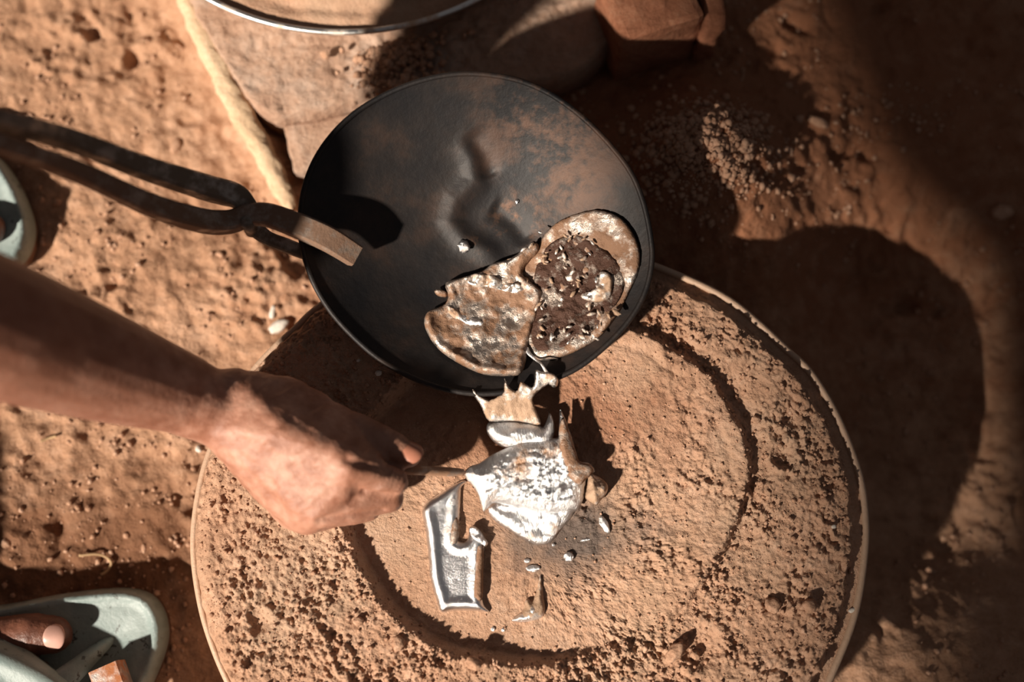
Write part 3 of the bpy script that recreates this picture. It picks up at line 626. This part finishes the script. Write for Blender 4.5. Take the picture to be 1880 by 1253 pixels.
for i, (px, py, a, b_, ang, lab) in enumerate([(1044, 1023, 9, 9, 0, 'round silver drop on the sooty sand below the crumpled metal'), (1110, 964, 7, 17, .45, 'oblong silver drop on the sand right of the crumpled metal'),
        (979, 1044, 13, 6, .1, 'thin crumpled silver scrap above the small shard'), (968, 1030, 6, 4, 0, 'dull little scrap just above the crumpled silver scrap'), (1074, 992, 9, 3, .2, 'flat silver smear of specks right of the lower lobe'),
        (905, 1156, 4, 4, 0, 'tiny silver bead left of the shard foot, the nearer to the strip'), (924, 1157, 3.5, 4, 0, 'tiny silver bead closest to the foot of the shard'), (1016, 1001, 3, 3, 0, 'tiny silver bead under the lower lobe')]):
    c = P(px, py, ZT); s = .00041; z = ZT + float(sand_h(np.array([c[0]]), np.array([c[1]]))[0])
    V, F_ = lump((c[0], c[1], z + s * min(a, b_) * .35), s * a, s * b_, s * min(a, b_) * .7, 90 + i, .3, ang, ICO3)
    tag(link('metal_drop', V, F_, M['silver']), lab, 'drop', 'spilled metal drops')

# ------------------------------------------------------------------ tongs
tg = thing('tongs', 'long forged iron tongs gripping the left rim of the black pan', 'tongs', tuple(P(455, 405, .145)))
zr = float(pan_plane(*P(548, 440, .144)[:2]))
up = [P(-600, 20, .46), P(-300, 120, .40), P(0, 220, .315), P(130, 258, .262), P(270, 310, .212), P(380, 345, .178), P(435, 362, .164), P(456, 388, zr + .010), P(462, 412, zr + .004), P(490, 437, zr - .006), P(530, 453, zr - .010), P(580, 472, zr - .0125)]
V, F_ = sweep(up, [.009, .009, .0095, .0115, .0135, .0155, .0160, .0155, .013, .010, .010, .009], [.011, .012, .013, .015, .017, .018, .017, .012, .011, .010, .009, .006], n=7, chamfer=.13); sharp(link('tong_arm', V, F_, M['tong'], tg))
dn = [P(-600, 50, .46), P(-300, 155, .395), P(0, 265, .310), P(150, 319, .252), P(280, 378, .205), P(370, 405, .177), P(420, 408, zr + .016), P(455, 396, zr + .017), P(490, 395, zr + .017), P(540, 412, zr + .014), P(600, 438, zr + .006), P(652, 470, zr - .008)]
V, F_ = sweep(dn, [.009, .009, .0095, .0115, .0135, .0145, .0150, .0145, .0160, .0170, .0175, .0165], [.011, .012, .013, .015, .017, .017, .014, .011, .011, .012, .012, .0105], n=7, chamfer=.13); sharp(link('tong_arm', V, F_, M['tong_jaw'], tg))
c = P(455, 412, zr + .016); bm = bmesh.new(); bmesh.ops.create_cone(bm, cap_ends=True, segments=20, radius1=.0055, radius2=.0042, depth=.024, matrix=Matrix.Translation((c[0], c[1], c[2] - .004))); V, F_ = bm_out(bm)
link('rivet', V, F_, M['tong'], tg)

# ------------------------------------------------------------------ person: arm and hand holding the rod, two feet
HZ = -.003
def S(px, py, z, r): return (P(px, py, z + HZ), r)
per = thing('person', 'person crouching at the left, bare right arm reaching over the mould to prod metal', 'person', (*P(-200, 800, 0)[:2], 0))
wr, wu = S(432, 728, .158, .0203), S(415, 772, .160, .0218)
fa = [S(385, 748, .162, .0258), S(330, 722, .176, .0284), S(200, 678, .218, .0360), S(80, 635, .260, .0408), S(0, 607, .290, .0430), S(-120, 560, .330, .0440), S(-240, 520, .365, .0410)]
rid = S(520, 800, .174, .0152)                                        # the back of the hand rises to the index metacarpal
idx, mid, rin, pin = S(640, 856, .174, .0137), S(588, 932, .159, .0147), S(558, 950, .146, .0125), S(530, 940, .124, .0115)
cmc, tmc, tip_, tt = S(530, 742, .148, .0188), S(628, 788, .147, .0150), S(700, 813, .151, .0126), S(747, 836, .150, .0100)
ip, id_, it = S(724, 887, .160, .0105), S(712, 876, .140, .0090), S(688, 868, .134, .0080)
mp_, md, mt_ = S(714, 917, .146, .0106), S(700, 905, .125, .0092), S(672, 893, .120, .0082)
palm = (P(520, 850, .132 + HZ), .018)
lo = (np.array(cmc[0]) + [0, 0, -.018], .014)
G = [[a, b_] for a, b_ in zip(fa, fa[1:])] + [[fa[0], wr, wu], [wr, wu, rid, cmc], [wu, rid, idx, mid], [wu, mid, rin], [wu, rin, pin], [rid, idx, tmc, cmc, lo], [wr, cmc, lo, pin], [cmc, tmc], [tmc, tip_], [tip_, tt], [palm, wu, idx, pin], [palm, cmc, tmc]]
mixs = lambda a, b_, t: (np.array(a[0]) * (1 - t) + np.array(b_[0]) * t, a[1] * (1 - t) + b_[1] * t)
slim = lambda a, f=.66: (np.array(a[0]) - [0, 0, a[1] * (1 - f) * .6], a[1] * f)
G += [[slim(idx), slim(mid), slim(mixs(idx, ip, .75)), slim(mixs(mid, mp_, .8))], [tmc, idx, mixs(idx, ip, .45)], [mixs(tmc, tip_, .8), (np.array(mixs(idx, ip, .6)[0]) + [0, .004, -.008], .008), mixs(tmc, tip_, .2)]]
def finger(*s): return [[a, b_] for a, b_ in zip(s, s[1:])]
G += finger(idx, ip, id_, it) + finger(mid, mp_, md, mt_)
G += finger(rin, S(676, 932, .127, .0098), S(668, 915, .110, .0085), S(640, 900, .110, .0075))
G += finger(pin, S(615, 935, .110, .0085), S(605, 915, .100, .0074), S(582, 903, .102, .0068))
# elbow and upper arm beyond the frame
el = fa[-1]; sh_ = (np.array(el[0]) + np.array([-.09, -.06, .27]), .056); G += [[el, (np.array(el[0]) + np.array([-.04, -.028, .10]), .047)], [(np.array(el[0]) + np.array([-.04, -.028, .10]), .047), sh_]]
V, F_, N = hulls_remesh(G, .0016, 6, .5)
# tendons, knuckle dimples and wrinkles of the back of the hand
dn_ = np.zeros(len(V)); mvec = np.array(mid[0]) - np.array(wr[0]); mvec /= np.linalg.norm(mvec)
for k, e in enumerate((idx, mid, rin)):
    a = np.array(wr[0]) * .55 + np.array(wu[0]) * .45; b_ = np.array(e[0]); ab = b_ - a
    tt_ = np.clip(((V - a) @ ab) / (ab @ ab), 0, 1); d = np.linalg.norm((V - a - tt_[:, None] * ab) - ((V - a - tt_[:, None] * ab) * N).sum(1)[:, None] * N, axis=1)
    dn_ += .0013 * np.exp(-(d / .0030)**2) * smooth(.25, .5, tt_) * smooth(1.0, .9, tt_)
for e in (idx, mid, rin): dn_ += .0016 * np.exp(-(np.linalg.norm(V - (np.array(e[0]) + np.array([0, 0, e[1]])), axis=1) / .011)**2)
hm = smooth(P(330, 750, .2)[0], P(430, 750, .2)[0], V[:, 0])
dn_ += hm * (.0007 * fbm(V @ mvec, V[:, 2] * .6 + V[:, 1] * .4, .007, 3, 5) + .0010 * fbm(V[:, 0], V[:, 1] + V[:, 2], .02, 2, 6))
for e, q in ((tip_, tmc), (ip, idx)):
    ax = np.array(e[0]) - np.array(q[0]); ax /= np.linalg.norm(ax); s = (V - np.array(e[0])) @ ax; near = np.exp(-(np.linalg.norm(V - np.array(e[0]), axis=1) / .017)**2)
    dn_ -= .0006 * near * (np.cos(s / .0022 * 2) ** 6)
for (a, b_), (c0, c1), dep in (((idx, mid), (ip, mp_), .0034), ((mid, rin), (mp_, S(676, 932, .127, .0098)), .0026), ((tmc, idx), (tip_, ip), .0022)):
    p0 = (np.array(a[0]) + np.array(b_[0])) / 2; p1 = (np.array(c0[0]) + np.array(c1[0])) / 2; p0 = p0 * .42 + p1 * .58 if a is idx else p0 * .75 + p1 * .25
    vw = np.array([.0, -.35, 1.0]) / np.hypot(.35, 1); rel = V - p0; rel = rel - (rel @ vw)[:, None] * vw; ab = (p1 - p0) - ((p1 - p0) @ vw) * vw
    q = np.clip((rel @ ab) / (ab @ ab), -.1, 1.15); d = np.linalg.norm(rel - q[:, None] * ab, axis=1)
    dn_ -= dep * np.exp(-(d / .0024)**2) * smooth(-.1, .25, (N @ vw))
V = V + N * dn_[:, None]
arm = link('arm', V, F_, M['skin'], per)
def nail(c, ax, nrm, L, Wd, mt, par, name):
    ax = Vector(ax).normalized(); nrm = Vector(nrm); nrm = (nrm - ax * nrm.dot(ax)).normalized(); sd_ = nrm.cross(ax)
    V0 = np.asarray(ICO3[0]); x, y, z = V0.T; xx = np.sign(x) * np.abs(x) ** .8
    p = np.stack([xx * L, y * Wd, z * .0011 - (y ** 2) * Wd * .42 - np.clip(x, 0, 1)**2 * L * .1], 1)
    return link(name, p @ np.array([ax[:], sd_[:], nrm[:]]) + np.asarray(c), ICO3[1], mt, par)
ax = np.array(tt[0]) - np.array(tip_[0]); ax /= np.linalg.norm(ax); nv = np.array([.42, .30, 1.0]); nv = nv - ax * (nv @ ax); nv /= np.linalg.norm(nv)
o = nail(np.array(tt[0]) + ax * .0030 + nv * .0098, ax, nv, .0076, .0084, M['thumbnail'], arm, 'thumb_nail'); o['label'] = 'orange-brown thumb nail'

r0 = P(846, 868, .1135); r1 = P(748, 863, .143); dv = r1 - r0; r2 = r1 + np.array([-.034, .001, .006])
V, F_ = sweep([r0 - dv * .04, r0 + dv * .3, r1, r2], [.0048, .0066, .0066, .0066], [.0048, .0066, .0066, .0066], n=5, chamfer=.29)
tag(link('poking_rod', V, F_, M['rod']), 'thin brown metal rod held in the fist, its tip in the crumpled metal', 'rod')

# ------------------------------------------------------------------ sandals and feet
A1 = np.array(P(306, 1165, .0)); A2 = np.array(P(64, 432, .0))
def T1(v): return v
def T2(v):
    v = np.array(v); c, s = math.cos(math.radians(4)), math.sin(math.radians(4)); d = v - A1; d[:, 1] *= -1
    return np.column_stack([A2[0] + d[:, 0] * c - d[:, 1] * s, A2[1] + d[:, 0] * s + d[:, 1] * c, v[:, 2]])
SOLE = [(-560,1150),(-420,1160),(-280,1150),(-140,1128),(0,1111),(95,1093),(180,1082),(235,1081),(272,1092),(294,1118),(303,1150),(302,1182),(288,1226),(262,1280),(215,1340),(140,1390),(20,1415),(-140,1405),(-300,1375),(-450,1370),(-560,1350),(-610,1250)]
def sandal(T, flip, lab, flab, leg=None, dx=0.0):
    def put(name, V, F_, mt, par): return link(name, T(np.asarray(V)), [f[::-1] for f in F_] if flip else F_, mt, par)
    base = T(np.array([P(-150, 1240, 0)]))[0]
    t_ = thing('sandal', lab, 'sandal', (base[0], base[1], .003), 'sandals on the crouching person')
    ol = PP(SOLE, .023)
    out = PP(SOLE, .023); out = out + (out.mean(0) - out) / np.linalg.norm(out.mean(0) - out, axis=1)[:, None] * .0012
    V, F_ = sheet(out, .001, .015, .004, sp=.004, curve=3); put('outsole', V, F_, M['sole_edge'], t_)
    V, F_ = sheet(ol, .011, .0145, .006, .0006, .05, .0026, 2, 5, lambda x, y, d: .0040 * np.exp(-((d - .006) / .004)**2) - .0055 * smooth(.010, .05, d)); put('footbed', V, F_, M['teal'], t_)
    # strap arching over the foot, its front edge slanting
    yy = [1112, 1132, 1160, 1190, 1222, 1256, 1300, 1350, 1395, 1416]; fx = [-70, -40, 5, 44, 86, 128, 160, 165, 140, 110]
    zz = [.022, .036, .046, .052, .054, .053, .050, .042, .032, .020]; rows = []
    for k in range(14):
        s = k / 13; rows.append(catmull(np.array([P(x - 230 * s - 10 * s * s, y, z + .014 * s - (.004 if k == 0 else 0) + .003 * math.sin(s * 9 + y * .02)) for x, y, z in zip(fx, yy, zz)]), 5, False))
    g_ = np.array(rows); nv_ = g_.shape[1]; top = g_.reshape(-1, 3); bot = top - np.array([0, 0, .0042])
    n_ = len(top); F_ = grid_faces(14, nv_)[:, ::-1].tolist(); F_ += [[q + n_ for q in f[::-1]] for f in F_]
    loop = list(range(nv_)) + [i * nv_ + nv_ - 1 for i in range(1, 14)] + [13 * nv_ + j for j in range(nv_ - 2, -1, -1)] + [i * nv_ for i in range(12, 0, -1)]
    F_ += [[a, b_, b_ + n_, a + n_] for a, b_ in zip(loop, loop[1:] + loop[:1])]
    V = np.vstack([top, bot]); put('strap', V, F_, M['teal'], t_)
    V, F_ = sweep([P(208, 1172, .018), P(190, 1186, .024), P(162, 1210, .032), P(130, 1238, .042), P(100, 1262, .048)], [.006, .010, .014, .018, .020], [.005, .008, .010, .010, .008], n=6, chamfer=.48); put('toe_band', V, F_, M['teal'], t_)
    # the foot inside
    def s_(px, py, z, r): return (P(px, py, z) + np.array([dx, 0, 0]), r)
    big = [s_(98, 1166, .033, .0148), s_(58, 1164, .034, .0162), s_(0, 1170, .032, .0155), s_(-90, 1185, .036, .0190)]
    g = [[a, b_] for a, b_ in zip(big, big[1:])]
    for k, (tx, ty) in enumerate(((70, 1235), (45, 1275), (15, 1312), (-20, 1345))):
        g += [[s_(tx, ty, .028, .010), s_(tx - 70, ty, .031, .010)], [s_(tx - 70, ty, .031, .010), s_(-100, 1215 + 35 * k, .034, .015)]]
    g += [[s_(-90, 1185, .036, .019), s_(-100, 1320, .034, .016), s_(-300, 1225, .058, .028), s_(-300, 1290, .048, .024)], [s_(-300, 1225, .058, .028), s_(-300, 1290, .048, .024), s_(-450, 1250, .085, .034), s_(-500, 1255, .055, .028)], [s_(-450, 1250, .085, .034), s_(-470, 1250, .110, .030)]]
    if leg: g += leg
    V, F_, N = hulls_remesh(g, .0024, 5, .5)
    V = V + N * (.0006 * perlin(V[:, 0] / .004, V[:, 1] / .012, 3))[:, None]
    ft = put('foot' if not leg else 'leg', V, F_, M['foot'], per); ft['label'] = flab
    c = P(98, 1166, .033) + np.array([dx, 0, 0]); axx = np.array([1.0, -.03, -.12]); nn = np.array([.30, -.10, 1.0])
    T0 = T(np.array([c, c + axx, c + nn])); cc = T0[0]; a2 = T0[1] - cc; n2 = T0[2] - cc; n2 /= np.linalg.norm(n2)
    nl = nail(cc + a2 * .001 + n2 * .0150, a2, n2, .0082, .0098, M['toenail'], ft, 'toe_nail'); nl['label'] = 'pale pink toe nail'
A_, B_ = np.array([P(-470, 1250, .11), (-.62, -.250, .16)])
sandal(T1, False, 'worn pale teal sandal at the bottom left with a bare toe and speckled footbed', 'brown right foot in the teal sandal at the bottom',
       [[(A_, .031), (B_, .043)]])
sandal(T2, True, 'pale sandal tip at the left edge below the tong handles', 'brown left foot in the sandal below the tong handles', dx=.052)
rb = [P(196, 1224, .0385), P(222, 1300, .0405), P(250, 1400, .044)]
V, F_ = sweep(rb, .024, .020, n=3, chamfer=.08)
tag(link('rusty_bar', V, F_, M['rust_bar'], smooth_=False), 'square rusty metal bar end resting on the teal sandal', 'bar')

# ------------------------------------------------------------------ small things on the floor
for i, (px, py, a, b_, ang, lab) in enumerate([(503, 575, 6, 14, -.25, 'slim white pebble on the earth left of the pan'), (513, 601, 20, 11, .5, 'wide white pebble against the upper left rim of the mould'), (367, 826, 6, 6, 0, 'round white bead-like stone in the shade beside the mould rim'),
        (322, 268, 9, 17, -.2, 'pale oval pebble on the earth above the tong handles'), (177, 283, 12, 10, .4, 'rounded tan pebble near the upper tong handle'), (105, 373, 9, 6, .2, 'small tan pebble at the tip of the sandal shadow'),
        (262, 1007, 4, 9, .05, 'small upright tan chip on the dark earth near the mould'), (15, 998, 9, 9, 0, 'tan pebble on the dark earth at the left edge'), (1497, 232, 22, 9, -.5, 'long earth-coloured stone on the dim floor at the right'), (1443, 165, 8, 6, 0, 'small stone in the dark at the upper right'), (1865, 370, 22, 16, .3, 'pale crumbly stone at the right edge of the floor')]):
    c = P(px, py, 0); s = .00045; z = float(floor_h(np.array([c[0]]), np.array([c[1]]))[0])
    V, F_ = lump((c[0], c[1], z + s * min(a, b_) * .4), s * a, s * b_, s * min(a, b_) * .8, 120 + i, .22, ang, ICO3)
    tag(link('pebble', V, F_, M['pebble'] if i < 3 else M['crumb']), lab, 'pebble', 'pebbles on the earth floor')
for pts, lab in (([(148, 1021), (175, 1018), (192, 1022), (203, 1034), (196, 1048), (185, 1056)], 'curled dry straw on the dark earth above the teal sandal'), ([(78, 812), (92, 806), (107, 802)], 'short straight straw on the sunlit earth under the arm')):
    q = np.array([P(a, b_, 0) for a, b_ in pts]); q[:, 2] = floor_h(q[:, 0], q[:, 1]) + .0035
    V, F_ = sweep(q, .0020, .0014, n=5, chamfer=.3); tag(link('straw', V, F_, M['straw']), lab, 'straw', 'straws on the earth floor')
